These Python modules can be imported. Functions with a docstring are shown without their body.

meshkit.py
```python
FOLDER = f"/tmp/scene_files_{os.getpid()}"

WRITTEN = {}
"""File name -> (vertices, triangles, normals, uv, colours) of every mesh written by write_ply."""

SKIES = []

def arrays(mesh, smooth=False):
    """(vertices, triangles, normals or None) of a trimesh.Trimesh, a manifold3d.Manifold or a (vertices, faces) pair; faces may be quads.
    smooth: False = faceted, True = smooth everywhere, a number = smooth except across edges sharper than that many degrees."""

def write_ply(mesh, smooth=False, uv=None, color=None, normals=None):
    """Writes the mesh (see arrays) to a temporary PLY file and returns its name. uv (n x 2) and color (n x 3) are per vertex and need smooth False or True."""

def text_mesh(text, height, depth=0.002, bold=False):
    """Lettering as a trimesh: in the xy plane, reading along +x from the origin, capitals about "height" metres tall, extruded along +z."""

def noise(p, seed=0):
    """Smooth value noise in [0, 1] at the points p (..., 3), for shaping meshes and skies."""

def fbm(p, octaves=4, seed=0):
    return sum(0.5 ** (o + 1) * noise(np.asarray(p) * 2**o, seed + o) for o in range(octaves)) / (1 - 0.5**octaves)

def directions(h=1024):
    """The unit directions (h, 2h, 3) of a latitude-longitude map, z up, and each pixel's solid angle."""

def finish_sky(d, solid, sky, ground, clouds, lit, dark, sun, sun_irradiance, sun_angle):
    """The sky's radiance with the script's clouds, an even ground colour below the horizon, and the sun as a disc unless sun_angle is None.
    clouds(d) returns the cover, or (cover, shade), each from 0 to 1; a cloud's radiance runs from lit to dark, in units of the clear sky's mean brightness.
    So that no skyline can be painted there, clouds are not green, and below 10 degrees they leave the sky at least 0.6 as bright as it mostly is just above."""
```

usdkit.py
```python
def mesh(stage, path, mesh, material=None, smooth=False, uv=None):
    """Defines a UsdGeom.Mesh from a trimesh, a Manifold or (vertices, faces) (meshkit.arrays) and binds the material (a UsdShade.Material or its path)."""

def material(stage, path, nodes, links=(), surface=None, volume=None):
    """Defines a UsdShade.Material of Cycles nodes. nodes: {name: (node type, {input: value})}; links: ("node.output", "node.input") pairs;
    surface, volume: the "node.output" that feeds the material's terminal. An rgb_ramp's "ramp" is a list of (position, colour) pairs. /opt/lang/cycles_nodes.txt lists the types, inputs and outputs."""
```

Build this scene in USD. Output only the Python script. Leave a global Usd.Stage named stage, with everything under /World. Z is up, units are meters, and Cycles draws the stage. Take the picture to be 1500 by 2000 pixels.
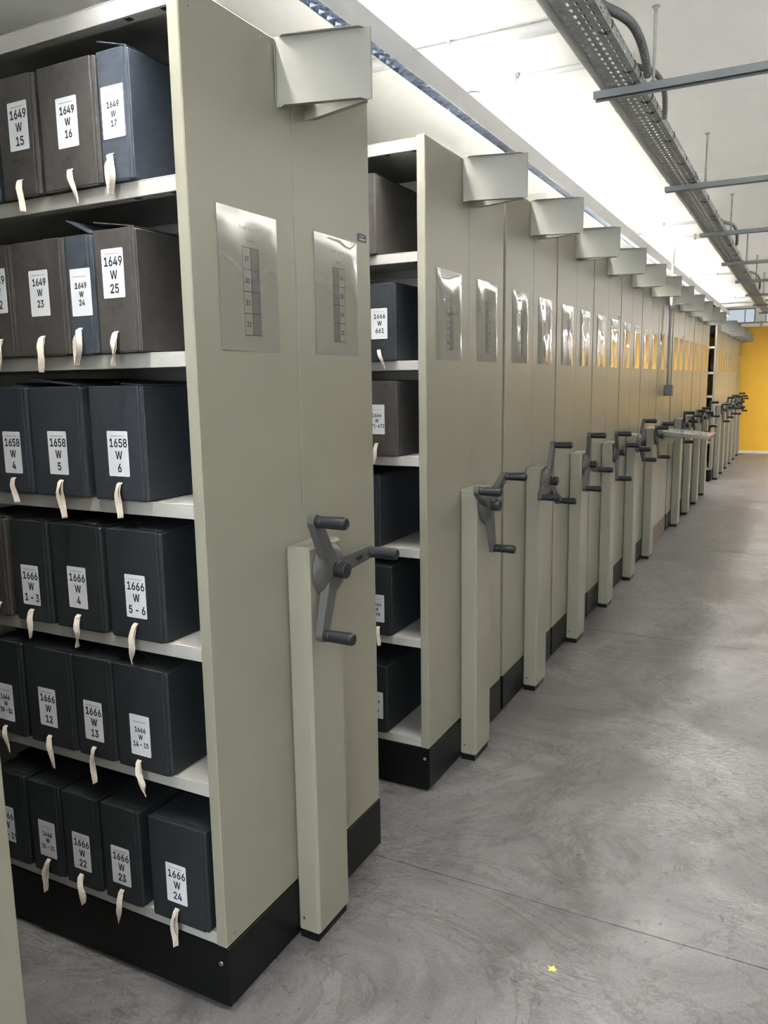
import math, random
import numpy as np, trimesh, usdkit, meshkit
import manifold3d as m3
from shapely.geometry import Polygon, box as sbox
from pxr import Usd, UsdGeom, UsdLux, Gf, Sdf, UsdShade

stage = Usd.Stage.CreateInMemory()
UsdGeom.SetStageUpAxis(stage, UsdGeom.Tokens.z)
UsdGeom.SetStageMetersPerUnit(stage, 1.0)
UsdGeom.Xform.Define(stage, '/World')
UsdGeom.Scope.Define(stage, '/World/Looks')
rng = random.Random(7)

# ------------------------------------------------------------------ camera, exposure, light levels
RIGHT = (0.88646364, 0.46254109, -0.01542596)
UP = (-0.0608868, 0.14960259, 0.98686973)
FWD = (-0.45877556, 0.87388489, -0.16077991)
EYE = (1.09101541, -1.27395894, 1.43386901)
cam = UsdGeom.Camera.Define(stage, '/World/camera')
cam.CreateHorizontalApertureAttr(36.0)
cam.CreateVerticalApertureAttr(48.0)
cam.CreateFocalLengthAttr(36.0 * 1557.72 / 1500)
cam.CreateClippingRangeAttr((0.02, 200.0))
cam.AddTransformOp().Set(Gf.Matrix4d(*RIGHT, 0, *UP, 0, *[-c for c in FWD], 0, *EYE, 1))
EXPOSURE = 4.2
cam.CreateExposureAttr(EXPOSURE)
LAMP_DOWN = 54      # emission of the lamp strip behind the louvres
LAMP_UP = 1.4         # emission of the strip that washes the ceiling
LAMP_UNSEEN_SIDE = 3.8       # unseen uplights right of the aisle, placed to brighten ceiling and panels
FILL_WINDOW = 1.25      # added window behind the viewer, fill for shaded fronts and panels
LAMP_UNSEEN_FAR = 5          # direct side of the last unseen lamp, placed to light the yellow wall
DAYLIGHT = 0.039        # daylight in the far clerestory panes
LAMP_COL = (1.0, 0.98, 0.945)

# ------------------------------------------------------------------ materials
def mat(name, nodes, links=(), surface='p.BSDF'):
    return usdkit.material(stage, '/World/Looks/' + name, nodes, links, surface=surface)

def plain(name, col, rough=0.5, metal=0.0, spec=0.5, bump=None, coat=0.0):
    nodes = {'p': ('principled_bsdf', dict(base_color=col, roughness=rough, metallic=metal, specular_ior_level=spec, coat_weight=coat))}
    links = []
    if bump:
        sc, st = bump
        nodes['tc'] = ('geometry', {})
        nodes['n'] = ('noise_texture', dict(scale=sc, detail=3.0))
        nodes['b'] = ('bump', dict(strength=st, distance=0.001))
        links = [('tc.position', 'n.vector'), ('n.fac', 'b.height'), ('b.normal', 'p.normal')]
    return mat(name, nodes, links)

def mottled(name, ca, cb, scale, rough=0.6, bump=None, detail=4.0, stretch=(1, 1, 1), spec=0.5, sheen=0.0):
    nodes = {'g': ('geometry', {}), 'm': ('mapping', dict(scale=stretch)), 'n': ('noise_texture', dict(scale=scale, detail=detail, roughness=0.6)),
             'r': ('rgb_ramp', dict(ramp=[(0.32, ca), (0.68, cb)])),
             'p': ('principled_bsdf', dict(roughness=rough, specular_ior_level=spec, sheen_weight=sheen))}
    links = [('g.position', 'm.vector'), ('m.vector', 'n.vector'), ('n.fac', 'r.fac'), ('r.color', 'p.base_color')]
    if bump:
        nodes['n2'] = ('noise_texture', dict(scale=bump[0], detail=3.0))
        nodes['b'] = ('bump', dict(strength=bump[1], distance=0.001))
        links += [('g.position', 'n2.vector'), ('n2.fac', 'b.height'), ('b.normal', 'p.normal')]
    return mat(name, nodes, links)

M = {}
M['panel'] = plain('panel_cream', (0.238, 0.227, 0.177), 0.34, bump=(900.0, 0.10))
M['sign'] = plain('sign_cream', (0.215, 0.208, 0.178), 0.38)
M['shelf'] = plain('shelf_cream', (0.38, 0.375, 0.345), 0.36, bump=(900.0, 0.08))
M['post'] = plain('post_cream', (0.238, 0.227, 0.177), 0.32, bump=(900.0, 0.10))
M['plinth'] = plain('plinth_black', (0.003, 0.0035, 0.0035), 0.42, spec=0.22)
M['plinth_brown'] = mottled('plinth_brown', (0.11, 0.075, 0.05), (0.16, 0.11, 0.075), 9.0, 0.5, stretch=(1, 1, 6))
M['dark_gap'] = plain('slot_dark', (0.01, 0.01, 0.01), 0.8)
M['crank'] = plain('crank_grey', (0.062, 0.062, 0.058), 0.42, bump=(700.0, 0.15))
M['grip'] = plain('grip_rubber', (0.007, 0.008, 0.010), 0.45, bump=(500.0, 0.12))
M['zinc'] = plain('zinc_screw', (0.55, 0.55, 0.55), 0.3, metal=1.0)
M['galv'] = mottled('galvanised', (0.20, 0.21, 0.205), (0.32, 0.33, 0.32), 35.0, 0.5, detail=3)
M['strut'] = plain('strut_grey', (0.17, 0.185, 0.185), 0.45)
M['aluminium'] = plain('louvre_aluminium', (0.26, 0.285, 0.335), 0.14, metal=1.0)
M['housing'] = plain('lamp_housing', (0.36, 0.365, 0.37), 0.4)
M['white_pipe'] = plain('white_pipe', (0.56, 0.56, 0.55), 0.4)
M['grey_pipe'] = plain('grey_pipe', (0.50, 0.50, 0.48), 0.45)
M['white_plastic'] = plain('white_plastic', (0.62, 0.605, 0.555), 0.4)
M['ceiling'] = plain('ceiling_white', (0.88, 0.87, 0.84), 0.7)
M['fascia'] = plain('fascia_white', (0.74, 0.73, 0.68), 0.6)
M['wall'] = plain('wall_white', (0.66, 0.65, 0.61), 0.7)
M['wall_dark'] = plain('wall_taupe', (0.11, 0.10, 0.088), 0.6)
M['yellow'] = mottled('yellow_paint', (0.80, 0.45, 0.030), (0.83, 0.475, 0.036), 3.0, 0.5, bump=(300, 0.1))
M['box_brown'] = mottled('box_brown_grey', (0.044, 0.0395, 0.0365), (0.059, 0.053, 0.049), 60.0, 0.62, bump=(420, 0.35), stretch=(1, 1, 0.7))
M['box_slate'] = mottled('box_slate', (0.019, 0.0235, 0.030), (0.026, 0.032, 0.040), 60.0, 0.6, bump=(420, 0.35))
M['box_dark'] = mottled('box_dark_green', (0.0105, 0.0145, 0.0165), (0.0150, 0.0195, 0.0220), 60.0, 0.58, bump=(420, 0.35))
M['box_blue'] = mottled('box_blue', (0.032, 0.041, 0.055), (0.050, 0.062, 0.079), 26.0, 0.6, bump=(300, 0.4), detail=8, stretch=(1, 1, 2.2))
M['box_in'] = plain('box_slit', (0.012, 0.012, 0.013), 0.8)
M['label'] = plain('label_paper', (0.66, 0.675, 0.70), 0.55)
M['ink'] = plain('ink', (0.012, 0.012, 0.014), 0.6)
M['ink_grey'] = plain('ink_grey', (0.17, 0.17, 0.17), 0.6)
M['cell_grey'] = plain('cell_grey', (0.11, 0.11, 0.108), 0.6)
M['sheet'] = plain('sheet_paper', (0.225, 0.22, 0.19), 0.6)
M['ribbon'] = mottled('cotton_tape', (0.54, 0.465, 0.38), (0.66, 0.59, 0.51), 240.0, 0.85, bump=(1500, 0.4), detail=2)
M['black_plastic'] = plain('black_plastic', (0.012, 0.013, 0.014), 0.4)
M['hose'] = plain('hose_grey', (0.10, 0.105, 0.10), 0.5)
M['cable_black'] = plain('cable_black', (0.016, 0.02, 0.026), 0.45)
M['cable_white'] = plain('cable_white', (0.55, 0.53, 0.48), 0.45)
M['cable_tan'] = plain('cable_tan', (0.34, 0.27, 0.20), 0.5)
M['badge_print'] = plain('badge_print', (0.42, 0.42, 0.40), 0.5)
M['red'] = plain('red_edge', (0.33, 0.075, 0.04), 0.5)
M['laminate'] = plain('laminate', (0.44, 0.45, 0.41), 0.16, coat=0.4)
M['box_grey'] = plain('junction_grey', (0.10, 0.115, 0.125), 0.5)
M['scrap'] = plain('scrap_yellow', (0.78, 0.62, 0.12), 0.7)
M['lamp_down'] = mat('lamp_down', {'e': ('emission', dict(color=LAMP_COL, strength=LAMP_DOWN))}, surface='e.emission')
M['lamp_up'] = mat('lamp_up', {'e': ('emission', dict(color=LAMP_COL, strength=LAMP_UP))}, surface='e.emission')
M['lamp_unseen_side'] = mat('lamp_unseen_side', {'e': ('emission', dict(color=LAMP_COL, strength=LAMP_UNSEEN_SIDE))}, surface='e.emission')
M['lamp_unseen_far'] = mat('lamp_unseen_far', {'e': ('emission', dict(color=LAMP_COL, strength=LAMP_UNSEEN_FAR))}, surface='e.emission')
M['fill_pane'] = mat('fill_pane', {'e': ('emission', dict(color=(0.86, 0.93, 1.0), strength=FILL_WINDOW))}, surface='e.emission')
M['pane'] = mat('daylit_pane', {'e': ('emission', dict(color=(0.78, 0.90, 1.0), strength=DAYLIGHT)), 'g': ('glossy_bsdf', dict(color=(1, 1, 1), roughness=0.1)),
                'x': ('mix_closure', dict(fac=0.06))}, [('e.emission', 'x.closure1'), ('g.BSDF', 'x.closure2')], surface='x.closure')
M['sleeve'] = mat('clear_sleeve', {'t': ('transparent_bsdf', dict(color=(0.97, 0.97, 0.96))), 'g': ('glossy_bsdf', dict(color=(1, 1, 1), roughness=0.035)),
                  'f': ('fresnel', dict(IOR=1.9)), 'gm': ('geometry', {}), 'iv': ('math', dict(math_type='subtract', value1=1.0)), 'mu': ('math', dict(math_type='multiply')), 'x': ('mix_closure', {})},
                  [('gm.backfacing', 'iv.value2'), ('f.fac', 'mu.value1'), ('iv.value', 'mu.value2'), ('mu.value', 'x.fac'), ('t.BSDF', 'x.closure1'), ('g.BSDF', 'x.closure2')], surface='x.closure')

# polished concrete: cloudy patches, trowel streaks, small dark specks
M['floor'] = mat('concrete', {
    'g': ('geometry', {}),
    'm1': ('mapping', dict(scale=(1.0, 0.8, 1.0))), 'n1': ('noise_texture', dict(scale=2.1, detail=8.0, roughness=0.66, distortion=1.4)),
    'r1': ('rgb_ramp', dict(ramp=[(0.30, (0.076, 0.072, 0.070)), (0.42, (0.118, 0.112, 0.110)), (0.53, (0.158, 0.151, 0.148)), (0.68, (0.210, 0.202, 0.199))])),
    'm2': ('mapping', dict(rotation=(0, 0, 0.75), scale=(7.0, 26.0, 1.0))), 'n2': ('noise_texture', dict(scale=1.9, detail=7.0, roughness=0.75, distortion=2.6)),
    'r2': ('rgb_ramp', dict(ramp=[(0.36, (0.55, 0.54, 0.53)), (0.49, (0.97, 0.97, 0.97)), (0.64, (1.32, 1.32, 1.33))])),
    'n3': ('noise_texture', dict(scale=1.7, detail=3.0, distortion=0.6)), 'r3': ('rgb_ramp', dict(ramp=[(0.46, (0, 0, 0)), (0.57, (1, 1, 1))])),
    'x1': ('mix', dict(mix_type='multiply')),
    'n4': ('noise_texture', dict(scale=30.0, detail=4.0, roughness=0.6, distortion=0.8)), 'r4': ('rgb_ramp', dict(ramp=[(0.30, (0.50, 0.49, 0.48)), (0.37, (1, 1, 1))])),
    'x2': ('mix', dict(mix_type='multiply', fac=0.8)),
    'n5': ('noise_texture', dict(scale=120.0, detail=3.0)), 'r5': ('rgb_ramp', dict(ramp=[(0.3, (0.84, 0.84, 0.84)), (0.7, (1.12, 1.12, 1.12))])),
    'x3': ('mix', dict(mix_type='multiply', fac=0.9)),
    'n6': ('noise_texture', dict(scale=1.25, detail=9.0, roughness=0.68, distortion=1.0)), 'r6': ('rgb_ramp', dict(ramp=[(0.468, (1, 1, 1)), (0.50, (0.68, 0.67, 0.66)), (0.506, (1.06, 1.06, 1.06)), (0.56, (1, 1, 1))])),
    'x4': ('mix', dict(mix_type='multiply', fac=0.85)),
    'rr': ('rgb_ramp', dict(ramp=[(0.3, (0.36, 0.36, 0.36)), (0.7, (0.56, 0.56, 0.56))])),
    'b': ('bump', dict(strength=0.12, distance=0.002)),
    'p': ('principled_bsdf', dict(specular_ior_level=0.45))},
    [('g.position', 'm1.vector'), ('m1.vector', 'n1.vector'), ('n1.fac', 'r1.fac'), ('g.position', 'm2.vector'), ('m2.vector', 'n2.vector'), ('n2.fac', 'r2.fac'),
     ('g.position', 'n3.vector'), ('n3.fac', 'r3.fac'), ('r3.color', 'x1.fac'), ('r1.color', 'x1.color1'), ('r2.color', 'x1.color2'),
     ('g.position', 'n4.vector'), ('n4.fac', 'r4.fac'), ('x1.color', 'x2.color1'), ('r4.color', 'x2.color2'),
     ('g.position', 'n5.vector'), ('n5.fac', 'r5.fac'), ('x2.color', 'x3.color1'), ('r5.color', 'x3.color2'), ('g.position', 'n6.vector'), ('n6.fac', 'r6.fac'), ('x3.color', 'x4.color1'), ('r6.color', 'x4.color2'), ('x4.color', 'p.base_color'),
     ('n1.fac', 'rr.fac'), ('rr.color', 'p.roughness'), ('n5.fac', 'b.height'), ('b.normal', 'p.normal')])

# ------------------------------------------------------------------ scene-graph helpers
used = {}
def uniq(parent, name):
    k = (parent, name)
    n = used.get(k, 0)
    used[k] = n + 1
    return name if n == 0 else '%s_%03d' % (name, n)

def tag(prim, label=None, cat=None, group=None, kind=None):
    for k, v in (('label', label), ('category', cat), ('group', group), ('kind', kind)):
        if v:
            prim.SetCustomDataByKey(k, v)
    return prim

def thing(name, label, cat, loc=(0, 0, 0), rz=0.0, group=None, kind=None):
    path = '/World/' + uniq('/World', name)
    x = UsdGeom.Xform.Define(stage, path)
    x.AddTranslateOp().Set(Gf.Vec3d(*loc))
    if rz:
        x.AddRotateZOp().Set(rz)
    tag(x.GetPrim(), label, cat, group, kind)
    return path

def part(parent, name, mesh, m, smooth=False, label=None, kind=None):
    path = parent + '/' + uniq(parent, name)
    pr = usdkit.mesh(stage, path, mesh, M[m] if isinstance(m, str) else m, smooth=smooth)
    tag(pr.GetPrim(), label, kind=kind)
    return path

def single(name, mesh, m, label, cat, loc=(0, 0, 0), smooth=False, group=None, kind=None):
    path = '/World/' + uniq('/World', name)
    pr = usdkit.mesh(stage, path, mesh, M[m], smooth=smooth)
    pr.AddTranslateOp().Set(Gf.Vec3d(*loc))
    tag(pr.GetPrim(), label, cat, group, kind)
    return path

# ------------------------------------------------------------------ mesh helpers
def cat(*ms):
    return trimesh.util.concatenate([m for m in ms if m is not None])

def bx(x0, x1, y0, y1, z0, z1, b=0.0):
    if b <= 0:
        m = trimesh.creation.box([x1 - x0, y1 - y0, z1 - z0])
        m.apply_translation([(x0 + x1) / 2, (y0 + y1) / 2, (z0 + z1) / 2])
        return m
    P = []
    X, Y, Z = (x0, x1), (y0, y1), (z0, z1)
    for i in range(2):
        for j in range(2):
            for k in range(2):
                sx, sy, sz = (1 if i == 0 else -1), (1 if j == 0 else -1), (1 if k == 0 else -1)
                c = np.array([X[i], Y[j], Z[k]])
                P += [c + [0, sy * b, sz * b], c + [sx * b, 0, sz * b], c + [sx * b, sy * b, 0]]
    return trimesh.convex.convex_hull(np.array(P))

def cyl(p0, p1, r, seg=16):
    return trimesh.creation.cylinder(radius=r, segment=[p0, p1], sections=seg)

def lathe(profile, axis='z', seg=32):
    m = trimesh.creation.revolve(np.array(profile, float), sections=seg)
    if axis == 'x':
        m.apply_transform(trimesh.transformations.rotation_matrix(math.pi / 2, [0, 1, 0]))
    if m.volume < 0:
        m.invert()
    return m

def prism(poly, h):
    """shapely polygon extruded to height h along +z (holes kept)."""
    return trimesh.creation.extrude_polygon(poly, h, engine='earcut')

def prism_axis(pts, a0, a1, axis):
    """2-D outline swept along an axis. axis 'x': pts are (y, z); axis 'y': pts are (x, z)."""
    m = prism(Polygon(pts), a1 - a0)
    v = np.array(m.vertices)
    if axis == 'x':
        m.vertices = np.stack([v[:, 2] + a0, v[:, 0], v[:, 1]], 1)
    else:
        m.vertices = np.stack([v[:, 0], v[:, 2] + a0, v[:, 1]], 1)
        m.invert()
    return m

def tube(pts, r, seg=10, closed=True):
    """sweep of a circle along a polyline; r may be a list."""
    P = np.array(pts, float)
    n = len(P)
    R = np.full(n, r) if np.ndim(r) == 0 else np.array(r)
    T = np.gradient(P, axis=0)
    T /= np.linalg.norm(T, axis=1)[:, None]
    ref = np.array([0, 0, 1.0]) if abs(T[0][2]) < 0.9 else np.array([1.0, 0, 0])
    V, F = [], []
    u = np.cross(T[0], ref); u /= np.linalg.norm(u)
    for i in range(n):
        u = u - T[i] * (u @ T[i]); u /= np.linalg.norm(u)
        w = np.cross(T[i], u)
        a = np.linspace(0, 2 * math.pi, seg, endpoint=False)
        V += list(P[i] + R[i] * (np.cos(a)[:, None] * u + np.sin(a)[:, None] * w))
    for i in range(n - 1):
        for k in range(seg):
            a, b = i * seg + k, i * seg + (k + 1) % seg
            F += [[a, b, b + seg], [a, b + seg, a + seg]]
    V += [P[0], P[-1]]
    for k in range(seg):
        F += [[len(V) - 2, (k + 1) % seg, k], [len(V) - 1, (n - 1) * seg + k, (n - 1) * seg + (k + 1) % seg]]
    return trimesh.Trimesh(np.array(V), np.array(F), process=False)

def spline(pts, n):
    from scipy.interpolate import CubicSpline
    P = np.array(pts, float)
    d = np.r_[0, np.cumsum(np.linalg.norm(np.diff(P, axis=0), axis=1))]
    return CubicSpline(d, P)(np.linspace(0, d[-1], n))

def hull(*ms):
    return trimesh.convex.convex_hull(np.vstack([m.vertices for m in ms]))

TXT = {}
def text_front(s, h, bold=False, squeeze=0.84, depth=0.0003, plane='xz'):
    """centred lettering standing in the xz plane (read from -y) or, plane 'yz', read from +x."""
    k = (s, h, bold, squeeze, plane)
    if k not in TXT:
        t = meshkit.text_mesh(s, h, depth, bold)
        v = np.array(t.vertices)
        v[:, 0] *= squeeze
        v[:, 0] -= (v[:, 0].min() + v[:, 0].max()) / 2
        v[:, 1] -= h / 2
        if plane == 'xz':
            v = np.stack([v[:, 0], -v[:, 2], v[:, 1]], 1)
        else:
            v = np.stack([v[:, 2], v[:, 0], v[:, 1]], 1)
        TXT[k] = trimesh.Trimesh(v, np.array(t.faces), process=False)
    return TXT[k].copy()

def moved(m, *t):
    m.apply_translation(t)
    return m

# ------------------------------------------------------------------ the setting
XL, XR = -4.0, 2.35          # left wall, unseen right-hand divider
YF, YB = -4.2, 15.25         # wall behind the viewer, yellow end wall
ZC = 2.60
floor = thing('floor', None, None, kind='structure')
edges = [YF] + [0.70 + 2.52 * k for k in range(-1, 6)] + [YB]
for a, b in zip(edges[:-1], edges[1:]):
    part(floor, 'slab', bx(XL - 0.1, 5.0, a + 0.0016, b - 0.0016, -0.16, 0.0, 0.0012), 'floor')
part(floor, 'joint_bed', bx(XL - 0.1, 5.0, YF, YB, -0.2, -0.006), 'dark_gap')
ceil = thing('ceiling', None, None, kind='structure')
cj = [YF] + [0.12 + 1.255 * k for k in range(-3, 11)] + [13.25]
for a, b in zip(cj[:-1], cj[1:]):
    part(ceil, 'panel', bx(XL - 0.1, 5.0, a + 0.0006, b - 0.0006, ZC, ZC + 0.05, 0.0006), 'ceiling')
part(ceil, 'backing_board', bx(XL - 0.1, 5.0, YF, 13.25, ZC + 0.05, ZC + 0.25), 'ceiling')
part(ceil, 'raised_panel', bx(XL - 0.1, 5.0, 13.25, YB + 0.1, 2.80, 2.85), 'ceiling')
wl = thing('wall_left', None, None, kind='structure')
part(wl, 'plaster', bx(XL - 0.1, XL, YF, YB, 0, 2.85), 'wall')
wf = thing('wall_front', None, None, kind='structure')
part(wf, 'plaster', cat(bx(XL, 0.3, YF - 0.1, YF, 0, 2.7), bx(3.1, 5.0, YF - 0.1, YF, 0, 2.7), bx(0.3, 3.1, YF - 0.1, YF, 0, 0.9), bx(0.3, 3.1, YF - 0.1, YF, 2.3, 2.7)), 'wall')
wn = thing('window', None, None, kind='structure')  # added out of view behind the camera as a fill source
part(wn, 'window_frame', cat(*[bx(a, a + 0.05, YF - 0.08, YF - 0.02, 0.9, 2.3) for a in (0.3, 1.2, 2.1, 3.05)], bx(0.3, 3.1, YF - 0.08, YF - 0.02, 0.9, 0.95), bx(0.3, 3.1, YF - 0.08, YF - 0.02, 2.25, 2.3)), 'housing')
for a in (0.35, 1.25, 2.15):
    part(wn, 'pane', bx(a, a + 0.85 + (0.05 if a > 2 else 0), YF - 0.06, YF - 0.052, 0.95, 2.25), 'fill_pane')
wr = thing('wall_right', None, None, kind='structure')
part(wr, 'unseen_partition', bx(XR, XR + 0.1, YF, 14.4, 0, 2.19), 'wall_dark')  # out of view, height and dark tone chosen for the sleeve reflections
part(wr, 'outer_plaster', bx(5.0, 5.1, YF, YB, 0, 2.85), 'wall')
wb = thing('wall_back', None, None, kind='structure')
part(wb, 'yellow_plaster', bx(XL, 5.0, YB, YB + 0.12, 0.0, 2.36), 'yellow')
# clerestory: openings between white piers above the yellow wall
part(wb, 'upper_plaster', cat(bx(XL, 5.0, YB, YB + 0.12, 2.68, 2.85), bx(XL, -0.75, YB, YB + 0.12, 2.36, 2.68), bx(0.20, 0.36, YB, YB + 0.12, 2.36, 2.68), bx(1.35, 5.0, YB, YB + 0.12, 2.36, 2.68)), 'fascia')
tr = thing('trim_1', None, None, kind='structure')
part(tr, 'ledge_beam', bx(XL, 5.0, YB - 0.20, YB - 0.001, 2.325, 2.385, 0.004), 'fascia')
bb = thing('baseboard_back', None, None, kind='structure')
part(bb, 'skirting', bx(0.02, 5.0, YB - 0.014, YB - 0.001, 0, 0.05, 0.002), 'fascia')
for x0, x1, mull in ((-0.75, 0.20, (-0.40, 0.02)), (0.36, 1.35, (0.70, 1.02))):
    w = thing('window', None, None, kind='structure')
    fr = [bx(x0, x0 + 0.025, YB + 0.01, YB + 0.07, 2.40, 2.68), bx(x1 - 0.025, x1, YB + 0.01, YB + 0.07, 2.40, 2.68),
          bx(x0, x1, YB + 0.01, YB + 0.07, 2.40, 2.425), bx(x0, x1, YB + 0.01, YB + 0.07, 2.655, 2.68)]
    part(w, 'window_frame', cat(*fr), 'housing')
    for q in mull:
        part(w, 'mullion', bx(q - 0.008, q + 0.008, YB + 0.012, YB + 0.065, 2.42, 2.66), 'housing')
    xs = [x0 + 0.02] + list(mull) + [x1 - 0.02]
    for a, b in zip(xs[:-1], xs[1:]):
        part(w, 'pane', bx(a, b, YB + 0.05, YB + 0.056, 2.42, 2.66), 'pane')

# ------------------------------------------------------------------ shelving units
UL = 3.0                  # length of a unit
HB, HT = 0.163, 2.19      # top of plinth, top of unit
HALF, DEP = 0.372, 0.744
SHELF_TOP = [1.843, 1.502, 1.186, 0.873, 0.558, 0.195]   # from the top down
LIP = 0.031

def shelf_board(y0, y1, ztop, lip=LIP, x0=-UL, x1=-0.0295):
    t = 0.0025
    return cat(bx(x0, x1, y0, y1, ztop - t, ztop, 0.0008), bx(x0, x1, y0, y0 + t, ztop - lip, ztop - t, 0.0008), bx(x0, x1, y1 - t, y1, ztop - lip, ztop - t, 0.0008),
               bx(x0, x1, y0 + t, y0 + 0.028, ztop - lip, ztop - lip + t), bx(x0, x1, y1 - 0.028, y1 - t, ztop - lip, ztop - lip + t))

def end_panel(y0, y1):
    return bx(-0.029, 0.0, y0, y1, HB, HT, 0.0022)

def sign_mesh():
    """V-shaped flag: two folded plates meeting at a nose over the aisle, lips turned outwards."""
    z0, z1, t = 2.046, 2.192, 0.0016
    out = []
    nose = np.array([0.214, 0.372])
    for ya, s in ((0.315, 1), (0.429, -1)):
        a = np.array([0.0012, ya])
        d = nose - a; L = np.linalg.norm(d); d /= L
        n = np.array([-d[1], d[0]]) * s            # points inwards
        def q(u, v):
            return a + d * u + n * v
        def slab(pts, za, zb):
            return moved(prism(Polygon(pts), zb - za), 0, 0, za)
        out.append(slab([q(0, 0), q(L, 0), q(L, t), q(0, t)], z0, z1))
        lip = [q(0.010, 0.0008), q(0.022, -0.013), q(L - 0.026, -0.013), q(L - 0.014, 0.0008)]
        out += [slab(lip, z1 - t, z1), slab(lip, z0, z0 + t)]
        out.append(slab([q(0.0, 0.0), q(t, 0.0), q(t, -0.006), q(0.0, -0.006)], z0 + 0.012, z1 - 0.012))
    return cat(*out)

def crank(parent, yc, zc, ang):
    hub = lathe([(0, 0.0662), (0.062, 0.0662), (0.067, 0.070), (0.066, 0.081), (0.058, 0.089), (0.042, 0.0955), (0, 0.097)], 'x', 40)
    moved(hub, 0, yc, zc)
    h = part(parent, 'crank', hub, 'crank', 35)
    R = 0.163
    for k in range(3):
        a = math.radians(ang - 120 * k)
        d = np.array([0, math.cos(a), math.sin(a)]); s = np.array([0, -math.sin(a), math.cos(a)])
        c = np.array([0, yc, zc])
        def ring(u, w, x):
            return [c + d * u + s * w + [x, 0, 0], c + d * u - s * w + [x, 0, 0]]
        base = np.array(ring(-0.010, 0.0255, 0.072) + ring(-0.010, 0.0225, 0.093) + ring(0.060, 0.0215, 0.077) + ring(0.060, 0.0190, 0.0985))
        e0, e1 = c + d * R + [0.0855, 0, 0], c + d * R + [0.1035, 0, 0]
        arm = trimesh.convex.convex_hull(np.vstack([base, cyl(e0, e1, 0.0168, 24).vertices]))
        ap = part(h, 'arm', arm, 'crank', 28)
        g0, g1 = c + d * R + [0.1035, 0, 0], c + d * R + [0.182, 0, 0]
        prof = [(0, 0.1037), (0.0125, 0.1037), (0.0145, 0.106), (0.0145, 0.115), (0.0135, 0.117), (0.0145, 0.119), (0.0155, 0.174), (0.0145, 0.180), (0.0115, 0.1825), (0, 0.1825)]
        g = lathe(prof, 'x', 28)
        moved(g, *(c + d * R))
        part(h, 'grip', g, 'grip', 35)
        if k != 1:
            continue
        q = c + d * 0.108
        slot = hull(cyl(q - d * 0.010 + [0.0955, 0, 0], q - d * 0.010 + [0.1016, 0, 0], 0.0058, 12), cyl(q + d * 0.010 + [0.0975, 0, 0], q + d * 0.010 + [0.1024, 0, 0], 0.0058, 12))
        part(h, 'slot', slot, 'grip')
    knob = lathe([(0, 0.094), (0.0195, 0.094), (0.0195, 0.104), (0.0165, 0.106), (0.0165, 0.108), (0.0205, 0.110), (0.0205, 0.125), (0.0185, 0.1275), (0, 0.1275)], 'x', 32)
    moved(knob, 0, yc, zc)
    part(h, 'knob', knob, 'grip', 35)
    ln = bx(-0.0003, 0.0003, -0.015, 0.015, -0.0011, 0.0011)
    ln.apply_transform(trimesh.transformations.rotation_matrix(math.radians(ang), [1, 0, 0]))
    part(h, 'knob_mark', moved(ln, 0.1277, yc, zc), 'dark_gap')

def to_m3(m):
    return m3.Manifold(m3.Mesh(np.asarray(m.vertices, np.float32), np.asarray(m.faces, np.uint32)))

def m3_union(*ms):
    r = to_m3(ms[0])
    for m in ms[1:]:
        r = r + to_m3(m)
    q = r.to_mesh()
    return trimesh.Trimesh(q.vert_properties[:, :3], q.tri_verts, process=False)

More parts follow.
